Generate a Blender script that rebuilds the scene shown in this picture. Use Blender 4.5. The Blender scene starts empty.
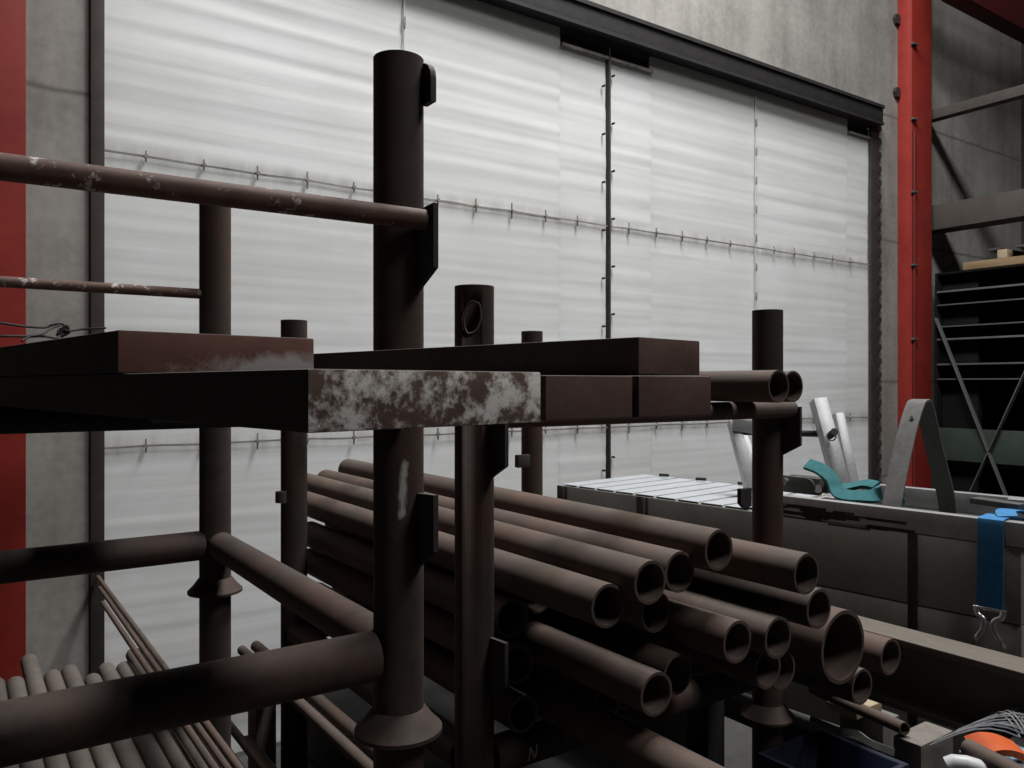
import bpy, bmesh, math, random
from mathutils import Vector, Matrix, noise
random.seed(7)
scn = bpy.context.scene
COL = scn.collection
EYE = 1.75                       # camera height above the floor
SN, CS = 0.8218, 0.5697          # X axis runs along the door wall, Y axis into it
F = 803.0
V = Vector

# ------------------------------------------------------------------ survey helpers
def at(x, y, Y=None, X=None, Z=None, z=None):
    """world point seen at picture position x, y on a known plane (z is the height above the eye)"""
    u = (x - 512) / F; v = -(y - 384) / F
    if Y is not None: d = Y / (SN - CS * u)
    elif X is not None: d = X / (SN * u + CS)
    elif z is not None: d = z / v
    else: d = Z
    return V((d * (SN * u + CS), d * (SN - CS * u), EYE + d * v))
def W3(X, Y, z): return V((X, Y, EYE + z))
RIGHT = V((SN, -CS, 0)); FWD = V((CS, SN, 0)); UP = V((0, 0, 1))

# ------------------------------------------------------------------ materials
def nodes(m):
    m.use_nodes = True
    nt = m.node_tree
    return nt, nt.nodes, nt.links, nt.nodes['Principled BSDF']
def mathn(nt, op, a, b=None, c=None, clamp=False):
    n = nt.nodes.new('ShaderNodeMath'); n.operation = op; n.use_clamp = clamp
    for i, q in enumerate((a, b, c)):
        if q is None: continue
        if isinstance(q, (int, float)): n.inputs[i].default_value = q
        else: nt.links.new(q, n.inputs[i])
    return n.outputs[0]
def coords(nt, scale=(1, 1, 1), jitter=True):
    tc = nt.nodes.new('ShaderNodeTexCoord'); mp = nt.nodes.new('ShaderNodeMapping')
    mp.inputs['Scale'].default_value = scale
    nt.links.new(tc.outputs['Object'], mp.inputs['Vector'])
    if jitter:
        oi = nt.nodes.new('ShaderNodeObjectInfo')
        s = mathn(nt, 'MULTIPLY', oi.outputs['Random'], 37.0)
        nt.links.new(s, mp.inputs['Location'])
    return mp.outputs[0]
def noisen(nt, vec, scale, detail=4, rough=.6):
    n = nt.nodes.new('ShaderNodeTexNoise')
    n.inputs['Scale'].default_value = scale; n.inputs['Detail'].default_value = detail
    n.inputs['Roughness'].default_value = rough
    nt.links.new(vec, n.inputs['Vector'])
    return n.outputs['Fac']
def ramp(nt, fac, stops):
    r = nt.nodes.new('ShaderNodeValToRGB')
    el = r.color_ramp.elements
    while len(el) < len(stops): el.new(.5)
    for e, (p, c) in zip(el, stops):
        e.position = p; e.color = (*c, 1) if len(c) == 3 else c
    nt.links.new(fac, r.inputs[0])
    return r.outputs[0]
def mixc(nt, fac, a, b):
    m = nt.nodes.new('ShaderNodeMix'); m.data_type = 'RGBA'
    for i, q in ((0, fac), (6, a), (7, b)):
        if isinstance(q, (int, float)): m.inputs[i].default_value = q
        elif isinstance(q, tuple): m.inputs[i].default_value = (*q, 1)
        else: nt.links.new(q, m.inputs[i])
    return m.outputs[2]
def bump(nt, fac, strength, dist=.002):
    b = nt.nodes.new('ShaderNodeBump'); b.inputs['Strength'].default_value = strength
    b.inputs['Distance'].default_value = dist
    nt.links.new(fac, b.inputs['Height'])
    return b.outputs[0]

MATS = {}
def surf(name, dark, light, scale=14, rough=.75, metal=0.0, bmp=.35, stretch=(1, 1, 1), spec=.3):
    m = bpy.data.materials.new(name)
    nt, N, L, b = nodes(m)
    co = coords(nt, stretch)
    f1 = noisen(nt, co, scale, 5, .65); f2 = noisen(nt, co, scale * 9, 3, .6)
    f = mathn(nt, 'ADD', mathn(nt, 'MULTIPLY', f1, .7), mathn(nt, 'MULTIPLY', f2, .3))
    L.new(ramp(nt, f, [(.32, dark), (.68, light)]), b.inputs['Base Color'])
    b.inputs['Roughness'].default_value = rough; b.inputs['Metallic'].default_value = metal
    b.inputs['Specular IOR Level'].default_value = spec
    if bmp: L.new(bump(nt, f, bmp), b.inputs['Normal'])
    MATS[name] = m
    return m
def redden(name, amount, col):
    m = MATS[name]; nt = m.node_tree; b = nt.nodes['Principled BSDF']
    old = b.inputs['Base Color'].links[0].from_socket
    f = noisen(nt, coords(nt, (1, 1, .6)), 5.5, 5, .7)
    k = mathn(nt, 'MULTIPLY', mathn(nt, 'SUBTRACT', f, .46, clamp=True), amount, clamp=True)
    nt.links.new(mixc(nt, k, old, col), b.inputs['Base Color'])
surf('post_rust', (.027, .019, .016), (.052, .039, .033), 16)
surf('pipe_dusty', (.085, .070, .060), (.135, .115, .100), 12)
surf('pipe_rust', (.056, .040, .033), (.104, .079, .066), 9, stretch=(1, .35, 1))
surf('pipe_inside', (.075, .054, .044), (.13, .098, .082), 20)
surf('bar_scale', (.055, .044, .040), (.095, .079, .072), 10)
surf('bar_end_brown', (.085, .048, .040), (.145, .092, .080), 14)
surf('dark_steel', (.013, .012, .012), (.025, .023, .023), 12)
surf('bracket_steel', (.03, .027, .027), (.055, .048, .047), 14)
surf('red_paint', (.19, .016, .013), (.27, .030, .021), 3, rough=.5, bmp=.05)
surf('dark_red_paint', (.045, .005, .005), (.065, .008, .007), 3, rough=.6, bmp=.05)
surf('conduit_red', (.09, .010, .010), (.12, .014, .013), 5, rough=.5, bmp=.05)
surf('alu_bright', (.52, .55, .59), (.62, .655, .70), 6, rough=.34, metal=.6, bmp=.04)
surf('alu_mill', (.26, .26, .265), (.40, .40, .405), 9, rough=.42, metal=.5, bmp=.05)
surf('alu_dull', (.22, .215, .20), (.32, .31, .29), 7, rough=.6, metal=.15, bmp=.08)
surf('sling_grey', (.085, .083, .079), (.135, .132, .126), 40, rough=.85, bmp=.4)
surf('blue_web', (.022, .115, .26), (.04, .18, .37), 60, rough=.8, bmp=.4)
surf('teal_web', (.016, .085, .094), (.03, .135, .147), 60, rough=.85, bmp=.4)
surf('chrome', (.5, .5, .52), (.65, .65, .67), 10, rough=.25, metal=.9, bmp=.03)
surf('rust_beam', (.085, .072, .058), (.13, .112, .094), 8, stretch=(1, .3, 1))
surf('timber', (.12, .108, .095), (.19, .172, .152), 10, stretch=(3, 3, .4), rough=.85)
surf('pallet_wood', (.16, .11, .06), (.26, .18, .10), 10, stretch=(3, .4, 3), rough=.85)
surf('pale_wood', (.26, .20, .13), (.38, .31, .21), 10, rough=.8)
surf('green_paint', (.022, .032, .025), (.038, .052, .040), 5, rough=.6, bmp=.1)
surf('brace_grey', (.065, .065, .063), (.10, .10, .096), 8, rough=.7, spec=.15)
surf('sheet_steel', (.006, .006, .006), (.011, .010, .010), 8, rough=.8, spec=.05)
surf('sheet_edge', (.10, .098, .095), (.19, .185, .18), 14, rough=.45, metal=.4)
surf('slab_brown', (.045, .038, .034), (.07, .06, .054), 5)
surf('orange_web', (.38, .06, .012), (.48, .09, .02), 40)
surf('pale_blue', (.15, .26, .33), (.26, .38, .45), 8, rough=.4)
surf('white_plastic', (.40, .40, .41), (.5, .5, .51), 8, rough=.4)
surf('wire_black', (.02, .018, .018), (.035, .03, .03), 30)
surf('floor_concrete', (.032, .030, .028), (.06, .058, .054), 2.2, rough=.85, bmp=.2)
surf('roof_dark', (.018, .018, .018), (.03, .03, .03), 2)
surf('gear_dark', (.05, .055, .05), (.11, .115, .105), 20, rough=.5, metal=.3)
surf('strip_dark', (.020, .0165, .015), (.038, .032, .029), 10)
surf('seam_grey', (.10, .092, .085), (.30, .28, .26), 5, bmp=0)
surf('seam_pale', (.40, .39, .37), (.60, .585, .565), 5, bmp=0)
surf('net_grey', (.15, .15, .16), (.24, .24, .25), 30)
surf('grey_flat', (.10, .098, .09), (.16, .155, .142), 12)
surf('navy', (.008, .010, .022), (.013, .016, .034), 12)
surf('chalk', (.5, .5, .48), (.7, .7, .68), 60, bmp=0)

redden('post_rust', 4.0, (.070, .037, .027))
redden('pipe_rust', 2.5, (.12, .068, .048))
redden('bar_end_brown', 3.0, (.11, .05, .038))
def m_concrete(name, a, b_, joints):
    m = bpy.data.materials.new(name); nt, N, L, b = nodes(m)
    co = coords(nt, (1, 1, 1), False)
    f1 = noisen(nt, co, 1.3, 6, .65); f2 = noisen(nt, co, 26, 4, .6)
    str_ = noisen(nt, coords(nt, (2.5, 2.5, .25), False), 2.2, 4, .6)
    f = mathn(nt, 'ADD', mathn(nt, 'ADD', mathn(nt, 'MULTIPLY', f1, .5), mathn(nt, 'MULTIPLY', f2, .2)), mathn(nt, 'MULTIPLY', str_, .3))
    c = ramp(nt, f, [(.34, a), (.66, b_)])
    tc = nt.nodes.new('ShaderNodeTexCoord'); sp = nt.nodes.new('ShaderNodeSeparateXYZ')
    L.new(tc.outputs['Object'], sp.inputs[0])
    wob = mathn(nt, 'MULTIPLY', mathn(nt, 'SUBTRACT', noisen(nt, co, 6, 3), .5), .03)
    zz = mathn(nt, 'ADD', sp.outputs['Z'], wob)
    tot = None
    for j in joints:
        d = mathn(nt, 'ABSOLUTE', mathn(nt, 'SUBTRACT', zz, j))
        k = mathn(nt, 'SUBTRACT', 1.0, mathn(nt, 'DIVIDE', d, .018), clamp=True)
        tot = k if tot is None else mathn(nt, 'MAXIMUM', tot, k)
    patch = mathn(nt, 'MULTIPLY', tot, mathn(nt, 'MULTIPLY', f1, 1.3, clamp=True), clamp=True)
    c2 = mixc(nt, patch, c, (.06, .055, .05))
    L.new(c2, b.inputs['Base Color']); b.inputs['Roughness'].default_value = .9
    b.inputs['Specular IOR Level'].default_value = .15
    L.new(bump(nt, f, .3, .004), b.inputs['Normal'])
    MATS[name] = m
m_concrete('concrete', (.125, .119, .108), (.325, .312, .29), [EYE + 2.29, EYE + 1.22, EYE + .02, EYE - .78])

def m_sheet():
    m = bpy.data.materials.new('poly_sheet'); m.use_nodes = True
    nt = m.node_tree; L = nt.links
    for n in list(nt.nodes): nt.nodes.remove(n)
    out = nt.nodes.new('ShaderNodeOutputMaterial')
    co = coords(nt, (1, 1, 1), False)
    st = noisen(nt, coords(nt, (.16, 1, 5.5), False), 6, 4, .6)      # tone streaks stretched along the flutes
    bl = noisen(nt, co, 1.1, 4, .6)
    run = noisen(nt, coords(nt, (3.5, 1, .5), False), 3, 5, .7)        # vertical dirt runs
    col = ramp(nt, st, [(.22, (.70, .70, .69)), (.5, (.80, .805, .80)), (.8, (.84, .845, .845))])
    col = mixc(nt, mathn(nt, 'MULTIPLY', mathn(nt, 'SUBTRACT', bl, .45, clamp=True), 1.0, clamp=True), col, (.60, .585, .55))
    tc = nt.nodes.new('ShaderNodeTexCoord'); sp = nt.nodes.new('ShaderNodeSeparateXYZ')
    L.new(tc.outputs['Object'], sp.inputs[0])
    tot = None
    for j in (EYE + .993, EYE - .271, EYE - 1.53):
        d = mathn(nt, 'SUBTRACT', sp.outputs['Z'], j)
        up = mathn(nt, 'SUBTRACT', 1.0, mathn(nt, 'DIVIDE', mathn(nt, 'ABSOLUTE', d), .07), clamp=True)
        tot = up if tot is None else mathn(nt, 'MAXIMUM', tot, up)
    for j in (3.365, 2.99, 3.75):
        d = mathn(nt, 'ABSOLUTE', mathn(nt, 'SUBTRACT', sp.outputs['X'], j))
        up = mathn(nt, 'MULTIPLY', mathn(nt, 'SUBTRACT', 1.0, mathn(nt, 'DIVIDE', d, .12), clamp=True), .45)
        tot = mathn(nt, 'MAXIMUM', tot, up)
    k = mathn(nt, 'MULTIPLY', tot, mathn(nt, 'MULTIPLY', mathn(nt, 'SUBTRACT', run, .36, clamp=True), 2.0, clamp=True), clamp=True)
    oi = nt.nodes.new('ShaderNodeObjectInfo')
    col = mixc(nt, mathn(nt, 'MULTIPLY', oi.outputs['Random'], .22), col, (.62, .60, .57))
    col = mixc(nt, k, col, (.33, .305, .27))
    bp = bump(nt, st, .05, .004)
    dif = nt.nodes.new('ShaderNodeBsdfDiffuse'); tr = nt.nodes.new('ShaderNodeBsdfTranslucent')
    gl = nt.nodes.new('ShaderNodeBsdfGlossy'); gl.inputs['Roughness'].default_value = .35
    gl.inputs['Color'].default_value = (.8, .8, .8, 1)
    for n in (dif, tr): L.new(col, n.inputs['Color'])
    for n in (dif, gl): L.new(bp, n.inputs['Normal'])
    m1 = nt.nodes.new('ShaderNodeMixShader'); m1.inputs[0].default_value = .42
    L.new(dif.outputs[0], m1.inputs[1]); L.new(tr.outputs[0], m1.inputs[2])
    m2 = nt.nodes.new('ShaderNodeMixShader'); m2.inputs[0].default_value = .04
    L.new(m1.outputs[0], m2.inputs[1]); L.new(gl.outputs[0], m2.inputs[2])
    L.new(m2.outputs[0], out.inputs[0])
    MATS['poly_sheet'] = m
m_sheet()

def m_painted_end(name, base_d, base_l, paint, thr, width, scale, zlow=None):
    """bare brown steel with remains of pale paint"""
    m = bpy.data.materials.new(name); nt, N, L, b = nodes(m)
    co = coords(nt, (1, 1, 1), False)
    f = noisen(nt, co, 22, 5, .65)
    base = ramp(nt, f, [(.3, base_d), (.7, base_l)])
    g = mathn(nt, 'ADD', mathn(nt, 'MULTIPLY', noisen(nt, co, scale, 6, .7), .75), mathn(nt, 'MULTIPLY', noisen(nt, co, scale * 5, 4, .7), .25))
    if zlow is not None:
        tc = nt.nodes.new('ShaderNodeTexCoord'); sp = nt.nodes.new('ShaderNodeSeparateXYZ')
        L.new(tc.outputs['Object'], sp.inputs[0])
        zlo, amp, xa, xb = zlow
        zfac = mathn(nt, 'SUBTRACT', 1.0, mathn(nt, 'DIVIDE', mathn(nt, 'SUBTRACT', sp.outputs['Z'], zlo), amp), clamp=True)
        xfac = mathn(nt, 'DIVIDE', mathn(nt, 'SUBTRACT', sp.outputs['X'], xa), xb - xa, clamp=True)
        g = mathn(nt, 'ADD', mathn(nt, 'MULTIPLY', g, .62), mathn(nt, 'MULTIPLY', mathn(nt, 'MULTIPLY', zfac, xfac), .42))
    k = mathn(nt, 'DIVIDE', mathn(nt, 'SUBTRACT', g, thr), width, clamp=True)
    c = mixc(nt, k, base, paint)
    L.new(c, b.inputs['Base Color']); b.inputs['Roughness'].default_value = .7
    b.inputs['Specular IOR Level'].default_value = .25
    L.new(bump(nt, g, .4, .0015), b.inputs['Normal'])
    MATS[name] = m
    return m
m_painted_end('bar_end_white', (.085, .053, .042), (.19, .13, .105), (.74, .71, .675), .475, .11, 44)
m_painted_end('bar_end_sprayed', (.105, .047, .037), (.16, .078, .062), (.36, .335, .325), .43, .2, 60, zlow=(.005, .019, -.075, .05))
m_painted_end('rail_worn_glints', (.075, .042, .033), (.135, .082, .066), (.46, .42, .40), .565, .06, 34)  # pale spots: worn paint plus the rail's highlights painted in as colour

def m_scraped():
    m = MATS['post_rust'].copy(); m.name = 'post_scraped'
    nt = m.node_tree; b = nt.nodes['Principled BSDF']; L = nt.links
    old = b.inputs['Base Color'].links[0].from_socket
    geo = nt.nodes.new('ShaderNodeNewGeometry')
    sp = nt.nodes.new('ShaderNodeVectorMath'); sp.operation = 'SUBTRACT'
    L.new(geo.outputs['Position'], sp.inputs[0]); sp.inputs[1].default_value = (.553, 1.10, EYE)
    s2 = nt.nodes.new('ShaderNodeSeparateXYZ'); L.new(sp.outputs[0], s2.inputs[0])
    dt = nt.nodes.new('ShaderNodeVectorMath'); dt.operation = 'DOT_PRODUCT'
    L.new(sp.outputs[0], dt.inputs[0]); dt.inputs[1].default_value = RIGHT
    d2 = nt.nodes.new('ShaderNodeVectorMath'); d2.operation = 'DOT_PRODUCT'
    L.new(sp.outputs[0], d2.inputs[0]); d2.inputs[1].default_value = -FWD
    lean = mathn(nt, 'MULTIPLY', mathn(nt, 'ADD', s2.outputs['Z'], .15), .06)
    a = mathn(nt, 'ABSOLUTE', mathn(nt, 'SUBTRACT', mathn(nt, 'SUBTRACT', dt.outputs['Value'], .012), lean))
    a = mathn(nt, 'SUBTRACT', 1.0, mathn(nt, 'DIVIDE', a, .012), clamp=True)
    zz = mathn(nt, 'ABSOLUTE', mathn(nt, 'ADD', s2.outputs['Z'], .155))
    zz = mathn(nt, 'MULTIPLY', mathn(nt, 'SUBTRACT', 1.0, mathn(nt, 'DIVIDE', zz, .055), clamp=True), 3, clamp=True)
    n = noisen(nt, coords(nt, (1, 1, .45), False), 130, 4, .7)
    k = mathn(nt, 'MULTIPLY', a, zz)
    k = mathn(nt, 'MULTIPLY', k, mathn(nt, 'GREATER_THAN', d2.outputs['Value'], 0.0))
    k = mathn(nt, 'MULTIPLY', mathn(nt, 'SUBTRACT', mathn(nt, 'ADD', mathn(nt, 'MULTIPLY', n, .7), mathn(nt, 'MULTIPLY', k, .6)), .62, clamp=True), 4, clamp=True)
    k = mathn(nt, 'MULTIPLY', k, mathn(nt, 'GREATER_THAN', a, .02))
    L.new(mixc(nt, k, old, (.42, .40, .38)), b.inputs['Base Color'])
    MATS['post_scraped'] = m
m_scraped()

# ------------------------------------------------------------------ mesh builder
class MB:
    def __init__(s): s.v = []; s.f = []; s.sm = []; s.mi = []
    def add(s, verts, faces, smooth=False, mi=0):
        o = len(s.v); s.v += [V(p) for p in verts]
        for f in faces: s.f.append([o + i for i in f]); s.sm.append(smooth); s.mi.append(mi)
        return s
    def box(s, lo, hi, bev=0.0, mi=0, front_mi=None):
        lo, hi = V(lo), V(hi)
        return s.obox((lo + hi) / 2, V((1, 0, 0)), V((0, 1, 0)), V((0, 0, 1)), (hi - lo) / 2, bev, mi, front_mi)
    def obox(s, c, ex, ey, ez, h, bev=0.0, mi=0, front_mi=None):
        """bevelled box with axes ex, ey, ez and half sizes h; the face towards -ey may take its own material"""
        bm = bmesh.new(); bmesh.ops.create_cube(bm, size=2.0)
        for v in bm.verts: v.co = V((v.co.x * h[0], v.co.y * h[1], v.co.z * h[2]))
        if bev: bmesh.ops.bevel(bm, geom=bm.edges[:], offset=bev, segments=2, profile=.6, affect='EDGES')
        bm.verts.index_update(); bm.normal_update()
        o = len(s.v)
        for v in bm.verts: s.v.append(V(c) + ex * v.co.x + ey * v.co.y + ez * v.co.z)
        for f in bm.faces:
            s.f.append([o + v.index for v in f.verts]); s.sm.append(False)
            s.mi.append(front_mi if front_mi is not None and f.normal.y < -.9 else mi)
        bm.free(); return s
    def beam(s, a, b, w, h, up=UP, bev=0.0, mi=0):
        a, b = V(a), V(b); ey = (b - a).normalized(); ex = ey.cross(up).normalized(); ez = ex.cross(ey)
        return s.obox((a + b) / 2, ex, ey, ez, (w / 2, (b - a).length / 2, h / 2), bev, mi)
    def tube(s, a, b, r, t=0.0, n=40, r2=None, mi=0, mi_in=None):
        a, b = V(a), V(b); ey = (b - a).normalized()
        ref = UP if abs(ey.z) < .9 else V((1, 0, 0))
        ex = ey.cross(ref).normalized(); ez = ex.cross(ey)
        r2 = r if r2 is None else r2
        ring = lambda c, rr: [c + (ex * math.cos(2 * math.pi * i / n) + ez * math.sin(2 * math.pi * i / n)) * rr for i in range(n)]
        A, B = ring(a, r), ring(b, r2)
        side = [(i, n + i, n + (i + 1) % n, (i + 1) % n) for i in range(n)]
        s.add(A + B, side, True, mi)
        if t:
            Ai, Bi = ring(a, r - t), ring(b, r2 - t)
            s.add(Ai + Bi, [(i, (i + 1) % n, n + (i + 1) % n, n + i) for i in range(n)], True, mi if mi_in is None else mi_in)
            s.add(A + Ai, [(i, (i + 1) % n, n + (i + 1) % n, n + i) for i in range(n)], False, mi)
            s.add(B + Bi, [(i, n + i, n + (i + 1) % n, (i + 1) % n) for i in range(n)], False, mi)
        else:
            s.add(A, [list(range(n))], False, mi); s.add(B, [list(range(n))[::-1]], False, mi)
        return s
    def lathe(s, c, prof, n=40, mi=0):
        vs = []
        for r, z in prof:
            vs += [V(c) + V((r * math.cos(2 * math.pi * i / n), r * math.sin(2 * math.pi * i / n), z)) for i in range(n)]
        fs = []
        for k in range(len(prof) - 1):
            for i in range(n):
                j = (i + 1) % n; fs.append((k * n + i, k * n + j, (k + 1) * n + j, (k + 1) * n + i))
        return s.add(vs, fs, True, mi)
    def sweep(s, pts, r, n=8, mi=0):
        P = [V(p) for p in pts]; T = []
        for i in range(len(P)):
            T.append((P[min(i + 1, len(P) - 1)] - P[max(i - 1, 0)]).normalized())
        nrm = T[0].orthogonal().normalized(); vs = []
        for p, t in zip(P, T):
            nrm = (nrm - t * nrm.dot(t)).normalized(); bi = t.cross(nrm)
            vs += [p + (nrm * math.cos(2 * math.pi * i / n) + bi * math.sin(2 * math.pi * i / n)) * r for i in range(n)]
        fs = [(k * n + i, k * n + (i + 1) % n, (k + 1) * n + (i + 1) % n, (k + 1) * n + i) for k in range(len(P) - 1) for i in range(n)]
        s.add(vs, fs, True, mi)
        s.add(vs[:n], [list(range(n))[::-1]], False, mi); s.add(vs[-n:], [list(range(n))], False, mi)
        return s
    def strip(s, pts, wd, w, t, mi=0):
        """flat band of width w (along wd) and thickness t laid along pts"""
        P = [V(p) for p in pts]; vs = []
        for i, p in enumerate(P):
            tg = (P[min(i + 1, len(P) - 1)] - P[max(i - 1, 0)]).normalized()
            q = wd[i] if isinstance(wd, list) else wd
            q = (q - tg * q.dot(tg)).normalized(); nn = tg.cross(q).normalized()
            vs += [p + q * w / 2 + nn * t / 2, p - q * w / 2 + nn * t / 2, p - q * w / 2 - nn * t / 2, p + q * w / 2 - nn * t / 2]
        fs = [(k * 4 + i, k * 4 + (i + 1) % 4, (k + 1) * 4 + (i + 1) % 4, (k + 1) * 4 + i) for k in range(len(P) - 1) for i in range(4)]
        e = (len(P) - 1) * 4
        fs += [(3, 2, 1, 0), (e, e + 1, e + 2, e + 3)]
        return s.add(vs, fs, True, mi)
    def prism(s, poly, d, mi=0):
        """polygon (3D points, one plane) extruded by vector d"""
        P = [V(p) for p in poly]; n = len(P); d = V(d)
        fs = [list(range(n))[::-1], [n + i for i in range(n)]] + [(i, (i + 1) % n, n + (i + 1) % n, n + i) for i in range(n)]
        return s.add(P + [p + d for p in P], fs, False, mi)
    def build(s, name, mats, parent=None, origin=None):
        if parent is not None: org = V(parent['_o'])
        elif origin is not None: org = V(origin)
        else:
            lo = V([min(p[i] for p in s.v) for i in range(3)]); hi = V([max(p[i] for p in s.v) for i in range(3)])
            org = V(((lo.x + hi.x) / 2, (lo.y + hi.y) / 2, lo.z))
        me = bpy.data.meshes.new(name)
        me.from_pydata([p - org for p in s.v], [], s.f)
        for m in (mats if isinstance(mats, (list, tuple)) else [mats]): me.materials.append(MATS[m])
        for p, sm, mi in zip(me.polygons, s.sm, s.mi): p.use_smooth = sm; p.material_index = mi
        bm = bmesh.new(); bm.from_mesh(me)
        bmesh.ops.remove_doubles(bm, verts=bm.verts, dist=1e-6)
        bmesh.ops.recalc_face_normals(bm, faces=bm.faces)
        bm.to_mesh(me); bm.free()
        me.set_sharp_from_angle(angle=math.radians(38))
        o = bpy.data.objects.new(name, me); COL.objects.link(o)
        if parent is not None: o.parent = parent; o['_o'] = parent['_o']
        else: o.location = org; o['_o'] = list(org)
        return o
def tag(o, label=None, cat=None, group=None, kind=None):
    for k, q in (('label', label), ('category', cat), ('group', group), ('kind', kind)):
        if q: o[k] = q
    return o
def empty(name, loc, label, cat, group=None):
    o = bpy.data.objects.new(name, None); COL.objects.link(o); o.location = loc; o['_o'] = list(loc)
    o.empty_display_size = .1
    return tag(o, label, cat, group)
def arc(pts, n=8):
    """smooth path through points"""
    P = [V(p) for p in pts]; out = []
    for i in range(len(P) - 1):
        p0, p1, p2, p3 = P[max(i - 1, 0)], P[i], P[i + 1], P[min(i + 2, len(P) - 1)]
        for k in range(n):
            t = k / n
            out.append(.5 * ((2 * p1) + (p2 - p0) * t + (2 * p0 - 5 * p1 + 4 * p2 - p3) * t * t + (3 * p1 - p0 - 3 * p2 + p3) * t ** 3))
    return out + [P[-1]]

# ------------------------------------------------------------------ the hall
WALL = 3.80
DP = WALL + .012                 # plane of the door sheets
def struct(mb, name, mat): return tag(mb.build(name, mat, origin=(0, 0, 0)), kind='structure')
struct(MB().box((-6, -8, -.2), (9.2, 9, 0)), 'floor', 'floor_concrete')
struct(MB().box((-6.2, -8.2, 7.5), (9.2, 4.1, 7.6)), 'ceiling', 'roof_dark')
wb = MB()
wb.box((-6, WALL, 0), (.467, WALL + .2, 7.5)); wb.box((6.384, WALL, 0), (9.2, WALL + .2, 7.5))
wb.box((.467, WALL, EYE + 2.30), (6.384, WALL + .2, 7.5))
struct(wb, 'wall_back', 'concrete')
struct(MB().box((-6.2, -8, 0), (-6, 4, 7.5)), 'wall_left', 'roof_dark')
struct(MB().box((9, -8, 0), (9.2, 4, 7.5)), 'wall_right', 'roof_dark')
struct(MB().box((-6, -8.2, 0), (9, -8, 7.5)), 'wall_front', 'roof_dark')
# door track and jambs
t = MB().box((.30, WALL - .09, EYE + 2.15), (6.31, WALL + .12, EYE + 2.30), .004)
t.box((.30, WALL - .105, EYE + 2.275), (6.31, WALL - .09, EYE + 2.30)); t.box((.30, WALL - .10, EYE + 2.14), (6.31, WALL - .08, EYE + 2.16))
t.box((.30, WALL + .075, EYE + 1.98), (6.36, WALL + .11, EYE + 2.16))  # added backing strip, keeps outside light out of the gaps above the leaves
struct(t, 'trim_1', 'dark_steel')
struct(MB().box((.467, WALL - .020, 0), (.520, WALL + .004, EYE + 2.15), .003), 'trim_2', 'strip_dark')
t = MB().box((6.246, WALL - .022, 0), (6.36, WALL + .002, EYE + 2.15), .003)
for i in range(34): t.tube((6.366, WALL - .024, .1 + i * .115), (6.366, WALL - .002, .1 + i * .115), .034, n=14)
struct(t, 'trim_3', 'strip_dark')

# sliding door: two leaves of fluted translucent sheet
SEAM = [.03, EYE - 1.53, EYE - .271, EYE + .993]
def sheet(x0, x1, z0, z1, seed, bow=0.0, q_=0):
    nx, nz = 14, max(8, int((z1 - z0) / .0085))
    vs = []; rng = random.Random(seed)
    ph = [rng.uniform(0, 6.28) for _ in range(6)]
    for k in range(nz + 1):
        z = z0 + (z1 - z0) * k / nz
        for i in range(nx + 1):
            fx = i / nx
            x = x0 + (x1 - x0) * fx
            if i == 0 and bow: x -= bow * max(0, (z - z0) / (z1 - z0) - .35) ** 1.3
            a = noise.noise(V((x * .35 + seed, 0, z * 13))) * .0019 * (1 + 1.2 * (q_ > 2)) + noise.noise(V((x * .5, seed, z * 26))) * .0010
            a += noise.noise(V((x * .6, 5, z * .9))) * .010
            vs.append((x, DP + a, z))
    m = MB()
    m.add(vs, [(k * (nx + 1) + i, k * (nx + 1) + i + 1, (k + 1) * (nx + 1) + i + 1, (k + 1) * (nx + 1) + i) for k in range(nz) for i in range(nx)], True)
    bk = [(x, y + .012, z) for x, y, z in vs]
    m.add(bk, [((k + 1) * (nx + 1) + i, (k + 1) * (nx + 1) + i + 1, k * (nx + 1) + i + 1, k * (nx + 1) + i) for k in range(nz) for i in range(nx)], True)
    return m
def leaf(name, cols, tops, seam_x, sd):
    r = empty(name, (cols[0], DP, 0), None, None); r['kind'] = 'structure'
    k = sd
    for c in range(len(cols) - 1):
        for q in range(4):
            z0 = SEAM[q]; z1 = SEAM[q + 1] if q < 3 else tops[c]
            k += 1
            bow = .03 if (q == 3 and c == 0 and sd == 0) else 0
            sheet(cols[c] - (.005 if c else 0), cols[c + 1] + (.005 if c < len(cols) - 2 else 0), z0 - .002, z1 + (.002 if q < 3 else 0), k, bow, q).build('sheet', 'poly_sheet', r)
    for z in SEAM[1:]:
        m = MB(); pts = []
        n = 60
        for i in range(n + 1):
            x = cols[0] + (cols[-1] - cols[0]) * i / n
            pts.append((x, DP - .014 + .002 * noise.noise(V((x * 3, z, 0))), z + .006 * noise.noise(V((x * 4, z, 7)))))
        m.strip(pts, UP, .009, .004); m.build('seam_strip', 'seam_grey', r)
    for z in SEAM[2:]:
        x = cols[0] + .17
        while x < cols[-1] - .08:
            if abs(x - seam_x) > .05:
                m = MB(); h = .022 + .022 * random.random()
                m.box((x - .003, DP - .024, z - h), (x + .003, DP - .016, z + h * 1.1), .001)
                m.tube((x, DP - .030, z), (x, DP - .016, z), .009, n=10)
                m.build('fixing', 'seam_grey', r)
            x += .243
    m = MB(); m.box((seam_x - .003, DP - .020, SEAM[0]), (seam_x + .003, DP - .014, EYE + 2.1)); m.build('joint_strip', 'seam_pale', r)
    z = .5
    while z < EYE + 2.0:
        m = MB(); m.box((seam_x - .006, DP - .028, z - .028), (seam_x + .006, DP - .020, z + .028), .001); m.build('clip', 'seam_grey', r)
        z += .21
    for x0, x1, tp in zip(cols[:-1], cols[1:], tops):
        if tp < EYE + 2.1:
            m = MB().box((x0, DP - .03, tp - .012), (x1, DP - .005, tp + .006), .002); m.build('cut_edge_cap', 'seam_grey', r)
    return r
tp = EYE + 2.155; lo_ = EYE + 2.045
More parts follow.
